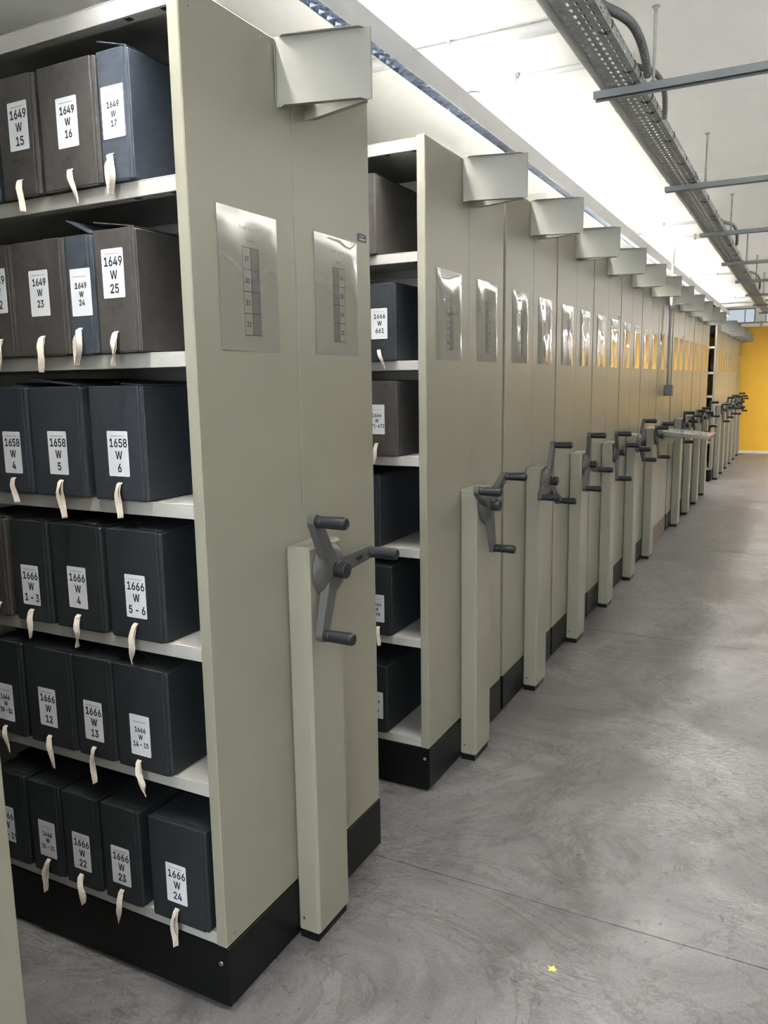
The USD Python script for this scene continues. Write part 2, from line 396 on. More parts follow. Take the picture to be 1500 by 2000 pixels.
def badge(parent, y, z):
    b = Polygon(sbox(-0.020, -0.0075, 0.020, 0.0075)).buffer(0.003)
    m = prism(b, 0.0012)
    v = np.array(m.vertices); m.vertices = np.stack([v[:, 2], v[:, 0], v[:, 1]], 1)
    p = part(parent, 'badge', moved(m, 0.0002, y, z), 'black_plastic')
    wing = []
    for s in (-1, 1):
        pl = Polygon([(0, 0.001), (s * 0.006, 0.0052), (s * 0.009, 0.0046), (s * 0.005, 0.0022), (0, -0.0004)])
        w = prism(pl, 0.0003); v = np.array(w.vertices); w.vertices = np.stack([v[:, 2] + 0.0015, v[:, 0] + y, v[:, 1] + z + 0.001], 1)
        wing.append(w)
    part(p, 'emblem', cat(*wing), 'badge_print')
    part(p, 'lettering', moved(text_front('bruynzeel', 0.0046, True, 1.0, plane='yz'), 0.0014, y, z - 0.0035), 'badge_print')

def unit(y0, label, ang=None, open_shelves=False, with_badge=False, brown=False, added_rear=False, brace=False):
    u = thing('mobile_shelving_unit' if ang is not None else 'fixed_shelving_unit', label, 'shelving', (0, y0, 0), group=None)
    pm = cat(bx(-UL, 0.003, 0.0, DEP, 0.014, HB - 0.0005, 0.0015), bx(-UL, -0.012, 0.014, DEP - 0.014, 0.0, 0.0145))
    part(u, 'plinth', pm, 'plinth_brown' if brown else 'plinth')
    part(u, 'plinth_screw', moved(lathe([(0, -0.002), (0.006, -0.002), (0.0055, -0.004), (0, -0.005)], 'z', 14).apply_transform(trimesh.transformations.rotation_matrix(-math.pi / 2, [1, 0, 0])), -0.012, -0.0055, 0.128), 'zinc', 30)
    part(u, 'end_panel', end_panel(0.0, HALF - 0.0008), 'panel')
    part(u, 'end_panel', end_panel(HALF + 0.0008, DEP), 'panel')
    for yy in (0.03, DEP - 0.03):
        part(u, 'panel_screw', moved(lathe([(0, 0), (0.0022, 0), (0.0018, 0.0008), (0, 0.001)], 'x', 10), 0, yy, HB + 0.022), 'crank')
        part(u, 'panel_screw', moved(lathe([(0, 0), (0.0022, 0), (0.0018, 0.0008), (0, 0.001)], 'x', 10), 0, yy, HT - 0.04), 'crank')
    part(u, 'top_panel', shelf_board(0.002, DEP - 0.002, 2.185, 0.037), 'shelf')
    for k in range(1, 4):
        part(u, 'upright', cat(bx(-k + 0.0, -k + 0.03, 0.012, 0.04, HB, 2.148), bx(-k, -k + 0.03, DEP - 0.04, DEP - 0.012, HB, 2.148)), 'shelf')
    if open_shelves:
        for z in SHELF_TOP:
            part(u, 'shelf', shelf_board(0.002, HALF - 0.004, z), 'shelf')
            part(u, 'shelf', shelf_board(HALF + 0.004, DEP - 0.002, z), 'shelf')
        for zz, xs in ((2.1478, (-0.136, -0.042)), (1.8118, (-0.141, -0.042)), (1.4708, (-0.36, -0.042)), (1.1548, (-0.29, -0.042))):
            for xx in xs:
                part(u, 'slot', bx(xx - 0.008, xx + 0.008, 0.008, 0.020, zz - 0.0004, zz + 0.0002), 'dark_gap')
        if brace:
            for z0, z1, s in ((1.87, 2.12, 1), (1.53, 1.80, -1), (1.2, 1.45, 1), (0.9, 1.15, -1), (0.58, 0.84, 1)):
                for k in range(3):
                    xa, xb = -0.05 - 0.22 * k, -0.27 - 0.22 * k
                    za, zb = (z1, z0) if s > 0 else (z0, z1)
                    part(u, 'brace', hull(bx(xa - 0.012, xa, 0.345, 0.349, za - 0.012, za), bx(xb - 0.012, xb, 0.345, 0.349, zb - 0.012, zb)), 'shelf')
        else:
            part(u, 'back_panel', bx(-UL, -0.03, HALF - 0.003, HALF + 0.003, HB, 2.15), 'shelf')  # stands in for the rear-half boxes, blocks light from the gap behind
    if added_rear:
        part(u, 'added_rear_panel', bx(-UL, -0.03, DEP - 0.005, DEP - 0.001, HB, 2.147), 'shelf')  # added pale sheet, bounces light onto the box fronts facing it
    part(u, 'sign_holder', sign_mesh(), 'sign')
    if ang is not None:
        post = bx(0.0003, 0.066, 0.285, 0.441, 0.022, 1.047, 0.0075)
        p = part(u, 'crank_post', post, 'post')
        part(p, 'foot', bx(0.004, 0.058, 0.292, 0.434, 0.0, 0.0225), 'plinth')
        part(p, 'post_screw', moved(lathe([(0, 0), (0.0042, 0), (0.0036, 0.0012), (0, 0.0016)], 'z', 14).apply_transform(trimesh.transformations.rotation_matrix(math.pi / 2, [1, 0, 0])), 0.020, 0.2851, 0.062), 'crank', 30)
        crank(u, 0.365, 0.981, ang)
    if with_badge:
        badge(u, 0.699, 1.820)
    return u

ORD = ['first', 'second', 'third', 'fourth', 'fifth', 'sixth', 'seventh', 'eighth', 'ninth', 'tenth', 'eleventh', 'twelfth', 'thirteenth', 'fourteenth', 'fifteenth', 'sixteenth', 'seventeenth', 'eighteenth']
# y of the front, crank angle, options
UNITS = [
    (-1.254, 100, dict(added_rear=True), 'shelving unit nearest the viewer, only a strip of its end panel showing'),
    (0.0, 124.4, dict(open_shelves=True, with_badge=True, added_rear=True), 'mobile shelving unit with six open shelves of grey and blue archive boxes, nearest large one'),
    (1.113, 154.4, dict(open_shelves=True), 'half-hidden open mobile shelving unit behind the nearest large one, across the narrow gap'),
    (1.886, 79.2, dict(), 'closed cream mobile shelving unit, third cream end wall along the aisle'),
    (2.650, 104.5, dict(), 'closed cream mobile shelving unit, fourth cream end wall along the aisle'),
    (3.413, 131.7, dict(with_badge=True), 'closed cream mobile shelving unit with small black badge, fifth end wall along the aisle'),
    (4.177, 70.0, dict(), 'closed cream mobile shelving unit, sixth cream end wall along the aisle'),
    (4.940, 153.0, dict(), 'closed cream mobile shelving unit just before the fold-down shelf'),
    (5.703, None, dict(brown=True), 'fixed cream shelving unit with brown plinth, no crank and a fold-down shelf'),
    (6.509, 131.7, dict(with_badge=True), 'closed cream mobile shelving unit just beyond the fold-down shelf'),
    (7.268, 158.0, dict(), 'closed cream mobile shelving unit, second beyond the fold-down shelf'),
    (8.054, 138.0, dict(), 'closed cream mobile shelving unit, third beyond the fold-down shelf'),
    (8.824, 112.0, dict(), 'closed cream mobile shelving unit, last one before the far open gap'),
    (10.535, 150.0, dict(open_shelves=True, brace=True, with_badge=True), 'white-edged open mobile shelving unit with cross braces at the far gap'),
    (11.283, 118.0, dict(), 'distant cream mobile shelving unit, second beyond the far gap'),
    (12.031, 104.0, dict(), 'distant cream mobile shelving unit, third beyond the far gap'),
    (12.815, 128.0, dict(), 'distant cream mobile shelving unit, third from the yellow wall'),
    (13.575, 93.0, dict(), 'distant cream mobile shelving unit, second from the yellow wall'),
    (14.380, 140.0, dict(), 'distant cream mobile shelving unit closest to the yellow wall'),
]
for y0, ang, kw, lab in UNITS:
    unit(y0, lab, ang, **kw)

# fold-down shelf on the fixed unit
fs = thing('fold_down_shelf', 'pale fold-down writing shelf with reddish end, jutting from the fixed unit', 'shelf', (0.004, 5.95, 0.975))
TILT = math.radians(5.5)
def tilt(m):
    m.apply_transform(trimesh.transformations.rotation_matrix(TILT, [0, 1, 0]))
    return m
part(fs, 'shelf_top', tilt(bx(0.004, 0.39, 0.004, 0.50, -0.010, 0.0, 0.001)), 'laminate')
part(fs, 'front_rail', tilt(bx(0.0, 0.40, -0.004, 0.004, -0.026, 0.005, 0.001)), 'sign')
part(fs, 'rear_rail', tilt(bx(0.0, 0.40, 0.50, 0.508, -0.022, 0.005, 0.001)), 'sign')
part(fs, 'end_rail', tilt(bx(0.390, 0.40, 0.004, 0.50, -0.022, 0.005, 0.001)), 'red', label='reddish end rail')
for yy in (0.03, 0.45):
    part(fs, 'bracket', prism_axis([(0.002, -0.03), (0.19, -0.045), (0.02, -0.125), (0.002, -0.125)], yy, yy + 0.004, 'y'), 'panel')

# ------------------------------------------------------------------ index sheets in clear sleeves
def sheet(y0, y, idx, label, title=None, nums=None, left=True, seed=0, tri=0.0):
    W, H = 0.211, 0.297
    s = thing('index_sheet', label, 'notice', (0.0, y0 + y, 1.504), group=None)
    r = np.random.default_rng(seed + 100)
    part(s, 'paper', bx(0.0009, 0.0013, 0.002, W - 0.002, 0.002, H - 0.002), 'sheet')
    ny, nz = (13, 19) if y0 < 4 else (9, 13)
    yy, zz = np.meshgrid(np.linspace(0, W, ny), np.linspace(0, H, nz), indexing='ij')
    P = np.stack([yy.ravel() * 11 + seed * 7.3, zz.ravel() * 8 + seed * 3.1, np.zeros(yy.size) + seed], 1)
    amp = 0.0022 if y0 < 1 else (0.0042 if y0 > 2 else 0.0052)
    n = meshkit.noise(P, seed) + 0.45 * meshkit.noise(P * 2.3 + 5, seed + 1)
    edge = np.minimum(1, np.minimum(np.minimum(yy, W - yy), np.minimum(zz, H - zz)).ravel() / 0.02)
    xx = 0.0026 + amp * n * (0.45 + 0.55 * edge)
    V = np.stack([xx, yy.ravel(), zz.ravel()], 1)
    F = []
    for i in range(ny - 1):
        for j in range(nz - 1):
            a = i * nz + j
            F += [[a, a + nz, a + nz + 1], [a, a + nz + 1, a + 1]]
    part(s, 'clear_sleeve', (V, np.array(F)), 'sleeve', True)
    # printed table: four rows, two columns, one of them shaded
    tx0, tx1, tz0, tz1 = (0.083, 0.142, 0.036, 0.222) if left else (0.088, 0.147, 0.036, 0.222)
    tm = (tx0 + tx1) / 2
    xp = 0.00132
    lines = []
    for q in range(5):
        z = tz0 + (tz1 - tz0) * q / 4
        lines.append(bx(xp, xp + 0.00025, tx0, tx1, z - 0.0008, z + 0.0008))
    for yq in (tx0, tm, tx1):
        w = 0.0007 if yq == tm else 0.0003
        lines.append(bx(xp, xp + 0.00025, yq - w, yq + w, tz0, tz1))
    part(s, 'table_rules', cat(*lines), 'ink')
    sh = (tm, tx1) if left else (tx0, tm)
    part(s, 'shaded_column', bx(xp - 0.0001, xp + 0.0001, sh[0], sh[1], tz0, tz1), 'cell_grey')
    if title:
        part(s, 'title', moved(text_front(title, 0.0082, False, 0.9, plane='yz'), xp, (tx0 + tx1) / 2 - 0.003, 0.262), 'ink_grey')
        part(s, 'heading', moved(text_front('Travées', 0.0055, False, 0.9, plane='yz'), xp, (tx0 + tx1) / 2 - 0.001, 0.237), 'ink_grey')
    if nums:
        for q, t in enumerate(nums):
            z = tz1 - (tz1 - tz0) * (q + 0.5) / 4
            yc = (tx0 + tm) / 2 if left else (tm + tx1) / 2
            part(s, 'number', moved(text_front(t, 0.0105, True, 0.9, plane='yz'), xp, yc, z), 'ink')

names = ['on the nearest unit beside the crank', 'on the second unit across the gap', 'on the third unit along the aisle', 'on the fourth unit along the aisle', 'on the fifth unit along the aisle',
         'on the sixth unit along the aisle', 'on the unit before the fold-down shelf', 'above the fold-down shelf', 'on the unit just beyond the fold-down shelf', 'on the second unit beyond the fold-down shelf',
         'on the third unit beyond the fold-down shelf', 'on the last unit before the far gap', 'on the first unit beyond the far gap', 'on the second unit beyond the far gap', 'on the third unit beyond the far gap',
         'on the third unit from the yellow wall', 'on the second unit from the yellow wall', 'on the unit closest to the yellow wall']
NUM = {1: (('29', '30', '31', '32'), ('36', '35', '34', '33'), 'Demi-épi n° 8'), 2: (('37', '38', '39', '40'), ('44', '43', '42', '41'), None)}
for k, (y0, ang, kw, lab) in enumerate(UNITS):
    if k == 0:
        continue
    n = NUM.get(k, (None, None, None))
    sheet(y0, 0.082, k, 'sleeved index sheet, near half, ' + names[k - 1], n[2], n[0], True, 2 * k)
    sheet(y0, 0.452, k, 'sleeved index sheet, far half, ' + names[k - 1], n[2], n[1], False, 2 * k + 1)

# ------------------------------------------------------------------ archive boxes
def ribbon_mesh(L, drift, twist, spread, phase, w=0.0125, flip=1):
    """a cotton tape folded into a hanging loop: down, round, and up again behind."""
    t, n = 0.0009, 15
    path = []
    for i in range(n):
        s = i / (n - 1)
        path.append((s, +0.5))
    for a in np.linspace(0.2, math.pi - 0.2, 5):
        path.append((1 + 0.06 * math.sin(a), 0.5 * math.cos(a)))
    for i in range(n):
        path.append((1 - i / (n - 1), -0.5))
    V, F = [], []
    pts = []
    for s, side in path:
        ss = min(s, 1.0)
        sp = 0.0012 + spread * math.sin(math.pi * min(1, ss * 0.9 + 0.08)) ** 1.5
        ang = phase * min(1, ss * 4) + twist * ss ** 1.3
        c = np.array([drift * ss + 0.004 * math.sin(2.6 * ss + phase) * ss, -0.0035 - 0.009 * min(1, ss * 3) - 0.006 * ss, -L * s + 0.004])
        if ss < 0.06:
            c[1] += 0.006 * (1 - ss / 0.06)
        nrm = np.array([math.sin(ang), -math.cos(ang), 0])
        pts.append((c + nrm * sp * side, np.array([math.cos(ang), math.sin(ang), 0])))
    C = np.array([q[0] for q in pts])
    T = np.gradient(C, axis=0); T /= np.linalg.norm(T, axis=1)[:, None]
    for (c, wd), tt in zip(pts, T):
        nn = np.cross(wd, tt); nn /= max(np.linalg.norm(nn), 1e-9)
        V += [c + wd * w / 2 + nn * t / 2, c - wd * w / 2 + nn * t / 2, c - wd * w / 2 - nn * t / 2, c + wd * w / 2 - nn * t / 2]
    for i in range(len(pts) - 1):
        for k in range(4):
            a, b = i * 4 + k, i * 4 + (k + 1) % 4
            F += [[a, b, b + 4], [a, b + 4, a + 4]]
    e = 4 * (len(pts) - 1)
    F += [[0, 2, 1], [0, 3, 2], [e, e + 1, e + 2], [e, e + 2, e + 3]]
    return trimesh.Trimesh(np.array(V), np.array(F), process=False)

STYLE = {'A': ((0.26, 0.53, 0.81), 0.0176), 'B': ((0.26, 0.49, 0.73), 0.0147), 'C': ((0.36, 0.54, 0.72), 0.0116)}
def archive_box(label, m, x0, x1, z, lines=None, style='A', lab=None, rib=None, h=0.247, front=-0.012, y0=0.0, flap=2.0, emboss=None, rot=0.0, depth=0.335, group=None):
    w = x1 - x0
    b = thing('archive_box', label, 'box', (x0, y0 + front, z + 0.0006), rot, group)
    body = cat(bx(0, w, 0.0022, depth, 0.001, h, 0.0035), bx(0.0025, w - 0.011, 0.0, 0.004, 0.003, h + 0.0012, 0.0012), bx(w - 0.0085, w - 0.0012, 0.0006, 0.004, 0.002, h, 0.0012),
               bx(0.004, w - 0.012, 0.0008, 0.006, 0.0002, 0.0035))
    bp = part(b, 'body', body, m)
    part(bp, 'top_slit', bx(0.006, w - 0.010, 0.0052, 0.012, h - 0.0005, h + 0.0004), 'box_in')
    a = math.radians(flap)
    # lid flap: tapering tongue hinged on the right-hand edge
    L = min(w * 0.97, 0.155)
    pl = Polygon([(0, 0.010), (-L * 0.42, 0.010), (-L * 0.62, 0.055), (-L, 0.075), (-L, depth - 0.06), (0, depth - 0.008)] if flap < 4.5 else [(0, 0.004), (-L, 0.004), (-L, depth - 0.03), (0, depth - 0.008)])
    fl = prism(pl, 0.0024)
    fl.apply_transform(trimesh.transformations.rotation_matrix(a, [0, 1, 0]))
    part(b, 'lid_flap', moved(fl, w - 0.003, 0, h + 0.0008), m)
    under = prism(Polygon([(0, 0.008), (w - 0.008, 0.008), (w - 0.008, depth - 0.01), (0, depth - 0.01)]), 0.0006)
    if lines:
        lx, lz = lab[0] - x0, lab[1] - z
        lw, lh = 0.0605, 0.0985
        rr = sbox(0, -lh, lw, 0).buffer(-0.003).buffer(0.003)
        lm = prism(rr, 0.0004); v = np.array(lm.vertices); lm.vertices = np.stack([v[:, 0] + lx, -v[:, 2] - 0.0002, v[:, 1] + lz], 1); lm.invert()
        lm.fix_normals()
        lp = part(b, 'label', lm, 'label')
        fr, ch = STYLE[style]
        for f, s in zip(fr, lines):
            bold = style != 'C'
            t = text_front(s, ch if s != 'W' else ch * 0.97, True, 0.86 if len(s) <= 5 else 0.80)
            part(lp, 'lettering', moved(t, lx + lw / 2 + (0.002 if style != 'C' else 0.001), -0.0007, lz - lh * f), 'ink')
        dash = cat(*[bx(lx + 0.010 + 0.0031 * q, lx + 0.0122 + 0.0031 * q, -0.0009, -0.0006, lz - 0.0105 - 0.0007 - (0.006 if style == 'C' else 0), lz - 0.0105 + 0.0004 - (0.006 if style == 'C' else 0)) for q in range(13)])
        part(lp, 'fine_print', dash, 'ink_grey', kind='stuff')
    if emboss:
        ex, ez = (lab[0] - x0 + 0.026, lab[1] - z - 0.118)
        part(bp, 'embossing', cat(moved(text_front('CAUCHARD', 0.0062, False, 0.95, 0.0005), ex, -0.0002, ez), moved(text_front(emboss, 0.0062, False, 0.95, 0.0005), ex, -0.0002, ez - 0.011)), m)
    if rib:
        rx, rz, L, drift, tw, sp, ph = rib
        part(b, 'pull_ribbon', moved(ribbon_mesh(L, drift, tw, sp, ph), rx - x0, 0, rz - z), 'ribbon', 40)
    return b

T, S2, S3, S4, S5, S6 = SHELF_TOP
BR, SL, DK, BL = 'box_brown', 'box_slate', 'box_dark', 'box_blue'
U1 = [  # label text, material, x0, x1, shelf, style, label corner, ribbon (x, z, length, drift, twist, spread, phase), extra
    (None, BL, -0.640, -0.528, T, None, None, None, dict(), 'dark blue archive box left of box 1649 W 15 on the top shelf'),
    (('1649', 'W', '15'), BR, -0.512, -0.394, T, 'A', (-0.477, 2.039), (-0.452, 1.878, 0.068, 0.020, 0.6, 0.002, 0.5), dict(emboss='2024'), 'brown-grey box reading 1649 W 15, third from the right on the top shelf'),
    (('1649', 'W', '16'), BR, -0.381, -0.214, T, 'B', (-0.329, 2.024), (-0.299, 1.880, 0.073, 0.033, -1.0, 0.002, 0.3), dict(emboss='2024'), 'wide brown-grey box reading 1649 W 16, second from the right on the top shelf'),
    (('1649', 'W', '17'), BL, -0.208, -0.124, T, 'C', (-0.199, 2.024), (-0.179, 1.894, 0.080, 0.010, 0.35, 0.022, 1.05), dict(flap=15.0), 'worn blue box reading 1649 W 17, at the right end of the top shelf'),
    (('1649', 'W', '22'), BR, -0.640, -0.512, S2, 'A', (-0.592, 1.701), (-0.563, 1.541, 0.067, 0.004, 0.6, 0.014, 0.9), dict(emboss='2024'), 'brown-grey box reading 1649 W 22, fourth from the right on the second shelf'),
    (('1649', 'W', '23'), BR, -0.508, -0.342, S2, 'B', (-0.454, 1.688), (-0.422, 1.543, 0.076, 0.006, 1.0, 0.013, 0.45), dict(emboss='2024'), 'wide brown-grey box reading 1649 W 23, left of the narrow blue box, second shelf'),
    (('1649', 'W', '24'), BL, -0.336, -0.257, S2, 'C', (-0.325, 1.682), (-0.303, 1.555, 0.076, 0.002, 0.25, 0.019, 1.15), dict(flap=25.0), 'narrow blue box reading 1649 W 24 with raised lid flap, second shelf'),
    (('1649', 'W', '25'), BR, -0.238, -0.122, S2, 'A', (-0.216, 1.712), (-0.186, 1.543, 0.068, 0.003, -2.6, 0.003, 0.9), dict(emboss='2024', flap=9.0, front=-0.024), 'brown-grey box reading 1649 W 25, at the right end of the second shelf'),
    (('1658', 'W', '4'), SL, -0.622, -0.500, S3, 'A', (-0.590, 1.332), (-0.562, 1.220, 0.053, 0.024, 0.8, 0.002, -0.2), dict(flap=4.0), 'slate box reading 1658 W 4, third from the right on the third shelf'),
    (('1658', 'W', '5'), SL, -0.488, -0.322, S3, 'A', (-0.436, 1.335), (-0.401, 1.221, 0.080, 0.018, 1.6, 0.010, -0.6), dict(flap=6.0), 'slate box reading 1658 W 5, middle of three on the third shelf'),
    (('1658', 'W', '6'), SL, -0.298, -0.141, S3, 'A', (-0.249, 1.338), (-0.219, 1.223, 0.071, 0.009, 1.7, 0.005, -0.7), dict(flap=3.0), 'slate box reading 1658 W 6, at the right end of the third shelf'),
    (None, BR, -0.740, -0.617, S4, None, None, (-0.655, 0.905, 0.075, 0.0, 0.8, 0.004, 0.0), dict(), 'brown-grey archive box left of box 1666 W 1 - 3'),
    (('1666', 'W', '1 - 3'), DK, -0.597, -0.469, S4, 'A', (-0.568, 1.012), (-0.539, 0.900, 0.063, 0.010, 1.2, 0.002, 0.9), dict(), 'black box reading 1666 W 1 - 3, third from the right on the fourth shelf'),
    (('1666', 'W', '4'), DK, -0.456, -0.294, S4, 'A', (-0.408, 1.023), (-0.379, 0.906, 0.070, 0.009, -2.7, 0.004, 1.2), dict(flap=3.5), 'black box reading 1666 W 4, second from the right on the fourth shelf'),
    (('1666', 'W', '5 - 6'), DK, -0.278, -0.115, S4, 'A', (-0.226, 1.022), (-0.200, 0.908, 0.085, -0.006, 2.9, 0.006, -0.5), dict(), 'black box reading 1666 W 5 - 6, at the right end of the fourth shelf'),
    (('1666', 'W', '10 - 11'), DK, -0.712, -0.598, S5, 'C', (-0.702, 0.691), (-0.679, 0.574, 0.057, 0.026, -0.6, 0.002, 0.2), dict(), 'black box reading 1666 W 10 - 11, fourth from the right on the fifth shelf'),
    (('1666', 'W', '12'), DK, -0.586, -0.423, S5, 'A', (-0.545, 0.705), (-0.515, 0.580, 0.070, 0.026, -0.9, 0.002, 0.6), dict(), 'black box reading 1666 W 12, third from the right on the fifth shelf'),
    (('1666', 'W', '13'), DK, -0.416, -0.293, S5, 'A', (-0.389, 0.699), (-0.362, 0.581, 0.078, 0.009, 2.4, 0.003, -0.9), dict(), 'narrow black box reading 1666 W 13, second from the right on the fifth shelf'),
    (('1666', 'W', '14 - 15'), DK, -0.286, -0.122, S5, 'C', (-0.241, 0.692), (-0.219, 0.578, 0.070, 0.026, 3.0, 0.006, -0.4), dict(), 'black box reading 1666 W 14 - 15, at the right end of the fifth shelf'),
    (('1666', 'W', '18 - 19'), DK, -0.755, -0.634, S6, 'A', (-0.744, 0.345), None, dict(), 'black box mostly hidden by the near end panel on the bottom shelf'),
    (('1666', 'W', '20 - 21'), DK, -0.620, -0.506, S6, 'C', (-0.590, 0.340), (-0.560, 0.232, 0.076, -0.003, 2.2, 0.010, -0.6), dict(h=0.246), 'narrow black box reading 1666 W 20 - 21, fourth from the right on the bottom shelf'),
    (('1666', 'W', '22'), DK, -0.498, -0.374, S6, 'A', (-0.467, 0.339), (-0.443, 0.224, 0.062, 0.020, 1.0, 0.018, 0.6), dict(h=0.245), 'black box reading 1666 W 22, third from the right on the bottom shelf'),
    (('1666', 'W', '23'), DK, -0.362, -0.239, S6, 'A', (-0.334, 0.339), (-0.305, 0.224, 0.073, 0.002, -2.3, 0.004, 1.6), dict(h=0.247), 'black box reading 1666 W 23, second from the right on the bottom shelf'),
    (('1666', 'W', '24'), DK, -0.208, -0.038, S6, 'A', (-0.159, 0.344), (-0.131, 0.228, 0.079, 0.002, 2.0, 0.011, -0.9), dict(h=0.250), 'black box reading 1666 W 24, set apart at the right end of the bottom shelf'),
]
for txt, m, x0, x1, z, st, lab, rib, ex, label in U1:
    archive_box(label, m, x0, x1, z, txt, st or 'A', lab, rib, **ex)
Y2 = 1.113
U2 = [
    (None, BR, -0.345, -0.172, T, None, None, None, dict(h=0.250), 'brown-grey archive box on the top shelf of the half-hidden unit'),
    (('1666', 'W', '661'), SL, -0.262, -0.103, S2, 'B', (-0.193, 1.672), (-0.165, 1.536, 0.062, 0.026, -0.9, 0.002, 0.1), dict(emboss='2022'), 'slate archive box labelled 1666 W 661 in the half-hidden unit'),
    (('1666', 'W', '671-672'), BR, -0.262, -0.101, S3, 'C', (-0.2085, 1.359), (-0.178, 1.228, 0.066, -0.006, 1.2, 0.003, 0.2), dict(), 'dark archive box labelled 1666 W 671-672 in the half-hidden unit'),
    (None, SL, -0.330, -0.172, S4, None, None, None, dict(), 'slate archive box on the fourth shelf of the half-hidden unit, no label showing'),
    (('1666', 'W', '698'), DK, -0.290, -0.132, S5, 'C', (-0.221, 0.703), (-0.185, 0.585, 0.06, 0.01, 0.6, 0.002, 0.2), dict(), 'black-green archive box with half-hidden label ending in 8, fifth shelf across the gap'),
    (('1666', 'W', '699'), DK, -0.300, -0.155, S6, 'C', (-0.232, 0.345), None, dict(), 'black-green archive box on the bottom shelf of the half-hidden unit'),
]
for txt, m, x0, x1, z, st, lab, rib, ex, label in U2:
    archive_box(label, m, x0, x1, z, txt, st or 'A', lab, rib, y0=Y2, **ex)
for k, (z, x1, m, nm) in enumerate([(T, -0.16, BR, 'top'), (S2, -0.10, DK, 'second'), (S3, -0.12, DK, 'third'), (S4, -0.10, DK, 'fourth'), (S5, -0.09, DK, 'fifth')]):
    archive_box('dark archive box on the %s shelf of the far open unit' % nm, m, x1 - 0.16, x1, z, y0=10.535, h=0.24 if k else 0.20, group=None)

# ------------------------------------------------------------------ suspended linear light
LX0, LX1, LZ0, LZ1 = -0.094, -0.048, 2.380, 2.456
SEG = 2.28
over = ['behind the viewer', 'before the nearest unit', 'over the first open gap', 'over the fourth and fifth units', 'over the fold-down shelf', 'before the far gap', 'at the far end']
for k in range(7):
    ya = -3.04 + SEG * k
    yb = min(ya + SEG, 12.80)
    L = thing('linear_light', 'grey suspended linear light section with dark louvres, ' + over[k], 'light', (0, ya, 0))
    n = yb - ya
    part(L, 'housing', cat(bx(LX1 - 0.0022, LX1, 0.0006, n - 0.0006, LZ0, LZ1, 0.0008), bx(LX0, LX0 + 0.0022, 0.0006, n - 0.0006, LZ0, LZ1, 0.0008), bx(LX0 + 0.0022, LX1 - 0.0022, 0.001, n - 0.001, 2.426, 2.4512)), 'housing')
    if k == 6:
        part(L, 'end_cap', bx(LX0, LX1, n - 0.0006, n + 0.003, LZ0, LZ1), 'housing')
    part(L, 'lamp_strip', bx(LX0 + 0.006, LX1 - 0.006, 0.004, n - 0.004, 2.4225, 2.4255), 'lamp_down')
    part(L, 'uplight_strip', bx(LX0 + 0.006, LX1 - 0.006, 0.004, n - 0.004, 2.4515, 2.4555), 'lamp_up')
    part(L, 'reflector', cat(prism_axis([(LX0 + 0.0023, LZ0 + 0.001), (LX0 + 0.0033, LZ0 + 0.001), (LX0 + 0.0105, LZ0 + 0.030), (LX0 + 0.0023, LZ0 + 0.030)], 0.002, n - 0.002, 'y'), prism_axis([(LX1 - 0.0023, LZ0 + 0.001), (LX1 - 0.0023, LZ0 + 0.030), (LX1 - 0.0105, LZ0 + 0.030), (LX1 - 0.0033, LZ0 + 0.001)], 0.002, n - 0.002, 'y')), 'aluminium')
    nb = int(round(n / 0.0425))
    for q in range(nb):
        y = (q + 0.5) * n / nb
        bl = prism_axis([(y - 0.001, LZ0 + 0.0015), (y + 0.001, LZ0 + 0.0015), (y + 0.0080, LZ0 + 0.030), (y - 0.0080, LZ0 + 0.030)], LX0 + 0.0024, LX1 - 0.0024, 'x')
        part(L, 'louvre_blade', bl, 'aluminium')
    for yw in (1.47 + 1.14 * q for q in range(-4, 11)):
        if ya <= yw < yb:
            w = part(L, 'suspension_wire', cyl([-0.071, yw - ya, 2.44], [-0.071, yw - ya, 2.59], 0.0011, 8), 'zinc')
            part(w, 'ceiling_cap', moved(lathe([(0, 2.572), (0.004, 2.572), (0.006, 2.577), (0.0065, 2.590), (0.009, 2.592), (0.009, 2.5995), (0, 2.5995)], 'z', 20), -0.071, yw - ya, 0), 'housing', 30)

# unseen lamp row on the right, placed so ceiling bounce lights the end panels
for k, ya in enumerate((-3.6, 1.1, 5.8, 10.5)):
    L = thing('unseen_indirect_light', 'unseen indirect ceiling lamp over the right side of the aisle, %s along the room' % ORD[k], 'light', (2.15, ya, -0.08))
    part(L, 'housing', cat(bx(-0.06, 0.06, 0, 4.4, 2.21, 2.235, 0.003), bx(-0.06, -0.056, 0, 4.4, 2.235, 2.241), bx(0.056, 0.06, 0, 4.4, 2.235, 2.241)), 'housing')
    part(L, 'uplight_diffuser', bx(-0.05, 0.05, 0.01, 4.39, 2.2352, 2.239), 'lamp_unseen_side')
    if k == 3:
        part(L, 'diffuser', bx(-0.05, 0.05, 0.01, 4.39, 2.204, 2.2098, 0.002), 'lamp_unseen_far')  # out of view, placed to light the yellow wall and far floor
    for yw in (0.4, 4.0):
        part(L, 'suspension_wire', cyl([0, yw, 2.23], [0, yw, 2.6795], 0.0012, 8), 'zinc')

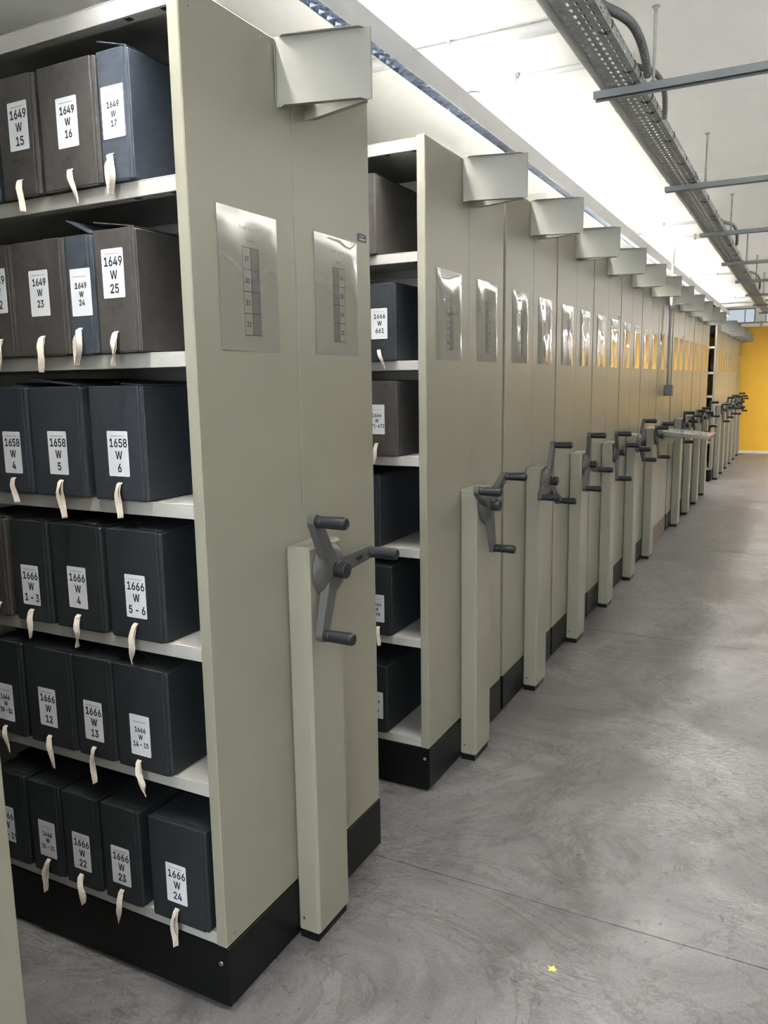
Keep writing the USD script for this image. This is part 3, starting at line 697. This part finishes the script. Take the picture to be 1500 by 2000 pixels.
# ------------------------------------------------------------------ cable tray on strut channels
TZ = 2.3740
TX0, TX1 = 0.459, 0.560
def tray_sheet(n, cols, width):
    """flat perforated strip, along y; returned in (across, along) with thickness."""
    outer = sbox(0, 0, width, n)
    holes = []
    pitch = 0.040
    for fr, w, l, off in cols:
        q = 0.012 + off
        while q + l < n - 0.006:
            holes.append([(width * fr - w / 2, q), (width * fr + w / 2, q), (width * fr + w / 2, q + l), (width * fr - w / 2, q + l)])
            q += pitch
    return prism(Polygon(outer.exterior.coords, holes), 0.0013)
tray = thing('cable_tray', 'galvanised perforated cable tray running along under the ceiling', 'cable tray', (0, 0, TZ))
TY = [(-0.6, 1.9), (1.9, 4.4), (4.4, 6.9), (6.9, 9.4), (9.4, 12.3)]
for a, b in TY:
    n = b - a
    bot = tray_sheet(n - 0.002, [(0.09, 0.0045, 0.016, 0), (0.35, 0.0070, 0.021, 0.006), (0.56, 0.0080, 0.022, 0.012), (0.81, 0.0075, 0.021, 0.004)], TX1 - TX0)
    moved(bot, TX0, a, 0)
    sd = tray_sheet(n - 0.002, [(0.27, 0.0070, 0.020, 0.003), (0.78, 0.0050, 0.014, 0.015)], 0.031)
    v = np.array(sd.vertices)
    right = trimesh.Trimesh(np.stack([TX1 - v[:, 2] + 0.0013, v[:, 1] + a, v[:, 0]], 1), np.array(sd.faces)[:, ::-1], process=False)
    left = trimesh.Trimesh(np.stack([TX0 + v[:, 2] - 0.0013, v[:, 1] + a, v[:, 0]], 1), np.array(sd.faces), process=False)
    part(tray, 'tray_section', cat(bot, right, left, bx(TX1 - 0.004, TX1 + 0.0013, a, b - 0.002, 0.030, 0.0318)), 'galv')
for y in (1.112, 1.437, 1.538, 1.752, 1.874, 1.986, 2.27, 2.665, 2.983, 3.05, 3.55, 4.0, 4.12, 4.68, 5.2, 5.75, 6.3, 6.9, 7.7, 8.2):
    x = TX1 - 0.004 - 0.006 * rng.random()
    loop = spline([(x - 0.028, y, 0.003), (x - 0.020, y - 0.004, -0.0045), (x - 0.002, y + 0.003, -0.0045), (x + 0.0075, y + 0.006, 0.006), (x + 0.0085, y + 0.012, 0.026), (x + 0.003, y + 0.008, 0.034)], 18)
    t = part(tray, 'cable_tie', tube(loop, 0.0017, 6), 'black_plastic', 40)
    part(t, 'tie_head', bx(x - 0.010, x - 0.002, y - 0.004, y + 0.006, -0.0095, -0.0025, 0.001), 'black_plastic')

def cable(pts, r, m, label, n=80):
    single('cable', tube(spline(pts, n), r, 8), m, label, 'cable', smooth=40)
cable([(0.541, -0.5, 2.3835), (0.542, 2.0, 2.3835), (0.540, 5.0, 2.3835), (0.542, 9.0, 2.3835), (0.541, 12.2, 2.3835)], 0.0062, 'cable_black', 'black cable lying along the right side of the cable tray')
cable([(0.522, 3.9, 2.3835), (0.518, 5.2, 2.3835), (0.510, 7.0, 2.3835), (0.506, 9.0, 2.3835), (0.508, 12.2, 2.3835)], 0.0048, 'cable_white', 'white cable lying along the middle of the cable tray')
cable([(0.517, 1.10, 2.3805), (0.516, 0.9, 2.3805), (0.514, 0.3, 2.3805), (0.513, -0.5, 2.3805)], 0.0045, 'cable_black', 'short black cable lying in the near end of the cable tray', 30)
for k, (y, ph) in enumerate([(4.6, 0.0), (4.6, 0.006), (4.6, 0.012)]):
    cable([(0.470 + ph * 1.75, 4.45, 2.3805), (0.471 + ph * 1.75, 6.5, 2.3805), (0.470 + ph * 1.75, 9.5, 2.3805), (0.471 + ph * 1.75, 12.2, 2.3805)], 0.0042, 'cable_tan',
          ['tan cable on the left edge of the far tray', 'tan cable second from the left edge of the far tray', 'tan cable third from the left edge of the far tray'][k])

def strut_profile():
    w, h, t, lip = 0.041, 0.0235, 0.0025, 0.008
    return [(-w / 2, 0), (-w / 2 + lip, 0), (-w / 2 + lip, 0.006), (-w / 2 + lip - 0.002, 0.006), (-w / 2 + lip - 0.002, t), (-w / 2 + t, t), (-w / 2 + t, h - t), (w / 2 - t, h - t), (w / 2 - t, t), (w / 2 - lip + 0.002, t), (w / 2 - lip + 0.002, 0.006), (w / 2 - lip, 0.006), (w / 2 - lip, 0), (w / 2, 0), (w / 2, h), (-w / 2, h)]
SY = [1.58, 3.103, 4.585, 6.16, 7.603, 9.118, 10.62, 12.12]
for k, y in enumerate(SY):
    s = thing('strut_channel', 'grey strut channel on a ceiling rod under the tray, %s along the aisle' % ORD[k], 'bracket', (0, y, 2.3475))
    part(s, 'channel', prism_axis(strut_profile(), 0.41, 1.55, 'x'), 'strut')
    for xr in (0.597, 1.42):
        r = part(s, 'threaded_rod', cyl([xr, 0.0, 0.0235], [xr, 0.0, ZC - 2.3475 - 0.002], 0.0050, 12), 'galv', 40)
        part(r, 'rod_collar', moved(lathe([(0, 0.0235), (0.013, 0.0235), (0.011, 0.027), (0.006, 0.034), (0, 0.034)], 'z', 18), xr, 0, 0), 'galv', 35)
        part(r, 'ceiling_plate', moved(lathe([(0, 0.241), (0.006, 0.241), (0.008, 0.247), (0.013, 0.250), (0.013, 0.2522), (0, 0.2522)], 'z', 18), xr, 0, 0), 'galv', 35)

def hose(pts, r, label, n=150):
    P = spline(pts, n)
    single('flexible_conduit', tube(P, [r * (1.0 if (i // 2) % 2 else 0.84) for i in range(n)], 12), 'hose', label, 'conduit', smooth=60)
hose([(0.546, 1.06, 2.420), (0.552, 1.13, 2.433), (0.566, 1.23, 2.450), (0.577, 1.33, 2.457), (0.582, 1.43, 2.447), (0.581, 1.52, 2.425), (0.5795, 1.58, 2.395)], 0.0135, 'thick ribbed grey hose arching over the near tray edge')
hose([(0.549, 1.54, 2.4185), (0.561, 1.60, 2.428), (0.580, 1.68, 2.438), (0.592, 1.76, 2.430), (0.594, 1.83, 2.405), (0.590, 1.87, 2.375), (0.586, 1.89, 2.345)], 0.0095, 'thinner ribbed hose looping down behind the nearest strut')
hose([(0.55, 4.42, 2.418), (0.568, 4.62, 2.43), (0.590, 4.82, 2.445), (0.600, 5.05, 2.42), (0.590, 5.2, 2.37)], 0.0105, 'ribbed hose looping beside the third strut', 90)
hose([(0.55, 7.35, 2.418), (0.57, 7.6, 2.435), (0.595, 7.95, 2.44), (0.600, 8.3, 2.40), (0.59, 8.45, 2.36)], 0.0105, 'ribbed hose looping beside the fifth strut', 90)
hose([(0.55, 10.70, 2.418), (0.582, 10.88, 2.437), (0.60, 11.08, 2.43), (0.60, 11.22, 2.39)], 0.0105, 'ribbed hose looping at the far end of the tray', 70)

# conduits, pipes, detectors
cp = thing('conduit', 'pale rigid conduit clipped along the left side of the cable tray', 'pipe', (0, 0, 0))
part(cp, 'pipe', tube(np.array([(0.437, y, 2.387) for y in np.linspace(-0.6, 10.9, 40)] + [(0.436, 11.2, 2.388), (0.425, 11.5, 2.395), (0.40, 11.7, 2.42)]), 0.0115, 14), 'grey_pipe', 40)
for y in (1.83, 3.02, 3.9, 5.05, 7.0, 8.6):
    part(cp, 'coupling', cyl([0.437, y - 0.012, 2.387], [0.437, y + 0.012, 2.387], 0.0128, 16), 'grey_pipe', 40)

def ceiling_pipe(label, pts, r, clips=()):
    p = thing('ceiling_pipe', label, 'pipe')
    part(p, 'pipe', tube(np.array(pts), r, 14), 'white_pipe', 40)
    for x, y, z in clips:
        c = part(p, 'clip', cat(bx(x - 0.007, x + 0.007, y - r - 0.005, y + r + 0.005, z - r * 0.4, z + r + 0.003, 0.001), bx(x - 0.003, x + 0.003, y - 0.004, y + 0.004, z + r, ZC)), 'galv')
        part(c, 'clip_screw', bx(x - 0.0015, x + 0.0015, y - r - 0.010, y - r - 0.005, z - 0.02, z + 0.004), 'galv')
ceiling_pipe('thick white pipe across the ceiling, nearest one', [(x, 1.503, 2.575) for x in np.linspace(-3.9, 0.47, 20)], 0.0215)
ceiling_pipe('thin white pipe joining the nearest smoke detector to the tray', [(x, 1.905, 2.582) for x in np.linspace(-0.10, 0.47, 8)], 0.0115, [(0.035, 1.905, 2.582)])
ceiling_pipe('thin white pipe joining the second smoke detector to the tray', [(x, 5.36, 2.582) for x in np.linspace(-0.13, 0.47, 8)], 0.0105, [(0.06, 5.36, 2.582)])
ceiling_pipe('thin white pipe with a bend near the third smoke detector', [(-0.6, 8.60, 2.583), (-0.10, 8.60, 2.583), (-0.05, 8.62, 2.582), (0.02, 8.76, 2.582), (0.06, 8.79, 2.582), (0.1, 8.79, 2.582), (0.47, 8.79, 2.582)], 0.0105, [(0.13, 8.79, 2.582)])
ceiling_pipe('thin white far pipe across the ceiling before the big duct', [(x, 11.85, 2.575) for x in np.linspace(-0.6, 0.9, 10)], 0.012, [(0.1, 11.85, 2.575)])
ceiling_pipe('slim white pipe right in front of the far duct', [(x, 12.46, 2.578) for x in np.linspace(-0.6, 0.9, 10)], 0.010)
du = thing('duct', 'large white round duct across the far end of the ceiling', 'duct')
part(du, 'duct_pipe', tube(np.array([(x, 12.95, 2.563) for x in np.linspace(-3.9, 4.9, 20)]), 0.034, 20), 'white_pipe', 40)
wp = thing('ledge_pipe', 'brownish pipe lying along the ledge over the yellow wall', 'pipe')
part(wp, 'pipe', tube(np.array([(x, 15.10, 2.4015) for x in np.linspace(-0.3, 4.5, 12)]), 0.016, 12), mat('rusty_pipe', {'p': ('principled_bsdf', dict(base_color=(0.42, 0.36, 0.28), roughness=0.5))}), 40)
part(wp, 'bracket', cat(bx(0.30, 0.33, 15.03, 15.05, 2.33, 2.42), bx(0.30, 0.33, 15.04, 15.12, 2.415, 2.422)), 'cable_tan')
dr = thing('drop_conduit', 'white conduit bending down from the ceiling to a dark junction box', 'pipe')
part(dr, 'upper_pipe', tube(np.array([(0.47, 6.03, 2.575), (0.30, 6.02, 2.575), (0.10, 6.01, 2.575), (0.075, 6.0, 2.57), (0.055, 6.0, 2.555), (0.046, 6.0, 2.53), (0.045, 6.0, 2.40), (0.045, 6.0, 2.02)]), 0.0135, 14), 'white_pipe', 40)
part(dr, 'coupling', cyl([0.045, 6.0, 2.00], [0.045, 6.0, 2.035], 0.0185, 16), 'galv', 40)
part(dr, 'lower_pipe', cyl([0.043, 6.0, 1.36], [0.043, 6.0, 2.01], 0.0125, 14), 'galv', 40)
jb = part(dr, 'junction_box', bx(0.016, 0.086, 5.955, 6.045, 1.280, 1.370, 0.003), 'box_grey', label='dark grey junction box')
part(jb, 'cover', bx(0.022, 0.080, 5.952, 5.956, 1.286, 1.364, 0.001), 'box_grey')
part(dr, 'clip', cat(bx(0.20, 0.215, 6.00, 6.045, 2.56, 2.60)), 'galv')
for y, t in ((1.885, 'ZDA Z1A'), (5.48, None), (9.05, None)):
    d = thing('smoke_detector', {1.885: 'round white smoke detector with printed base, nearest', 5.48: 'small white smoke detector, second along the ceiling', 9.05: 'tiny white smoke detector, third along the ceiling'}[y], 'smoke detector', (-0.140, y, ZC - 0.0005))
    part(d, 'base', lathe([(0, 0), (0.052, 0), (0.053, -0.004), (0.0515, -0.022), (0.047, -0.026), (0, -0.026)], 'z', 40), 'white_plastic', 35)
    part(d, 'head', lathe([(0, -0.026), (0.044, -0.0262), (0.0425, -0.034), (0.037, -0.046), (0.033, -0.049), (0, -0.049)], 'z', 40), 'white_plastic', 35)
    part(d, 'sensing_slot', lathe([(0, -0.0492), (0.029, -0.0492), (0.029, -0.053), (0, -0.053)], 'z', 32), 'black_plastic', 35)
    part(d, 'cap', lathe([(0, -0.053), (0.031, -0.053), (0.029, -0.060), (0.020, -0.064), (0, -0.065)], 'z', 32), 'white_plastic', 35)
    if t:
        tm = text_front(t, 0.0065, False, 0.95)
        v = np.array(tm.vertices)
        th = v[:, 0] / 0.0525 - 0.15
        rr = 0.0524 - v[:, 1]
        tm.vertices = np.stack([rr * np.sin(th), -rr * np.cos(th), v[:, 2] - 0.012], 1)
        part(d, 'lettering', tm, 'ink_grey')

# small things on the floor
pts = [(0.012, 0), (0.004, 0.004), (0.001, 0.013), (-0.004, 0.004), (-0.013, 0.005), (-0.006, -0.003), (-0.009, -0.011), (0.001, -0.007), (0.009, -0.009), (0.006, -0.003)]
single('paper_scrap', prism(Polygon(pts), 0.0008), 'scrap', 'tiny yellow paper scrap on the concrete floor', 'paper scrap', (0.626, 0.468, 0.0002))
single('floor_rail', bx(-0.80, -0.76, -1.3, 15.1, 0.0, 0.0035), 'zinc', 'flush steel floor rail between the nearest units', 'rail')
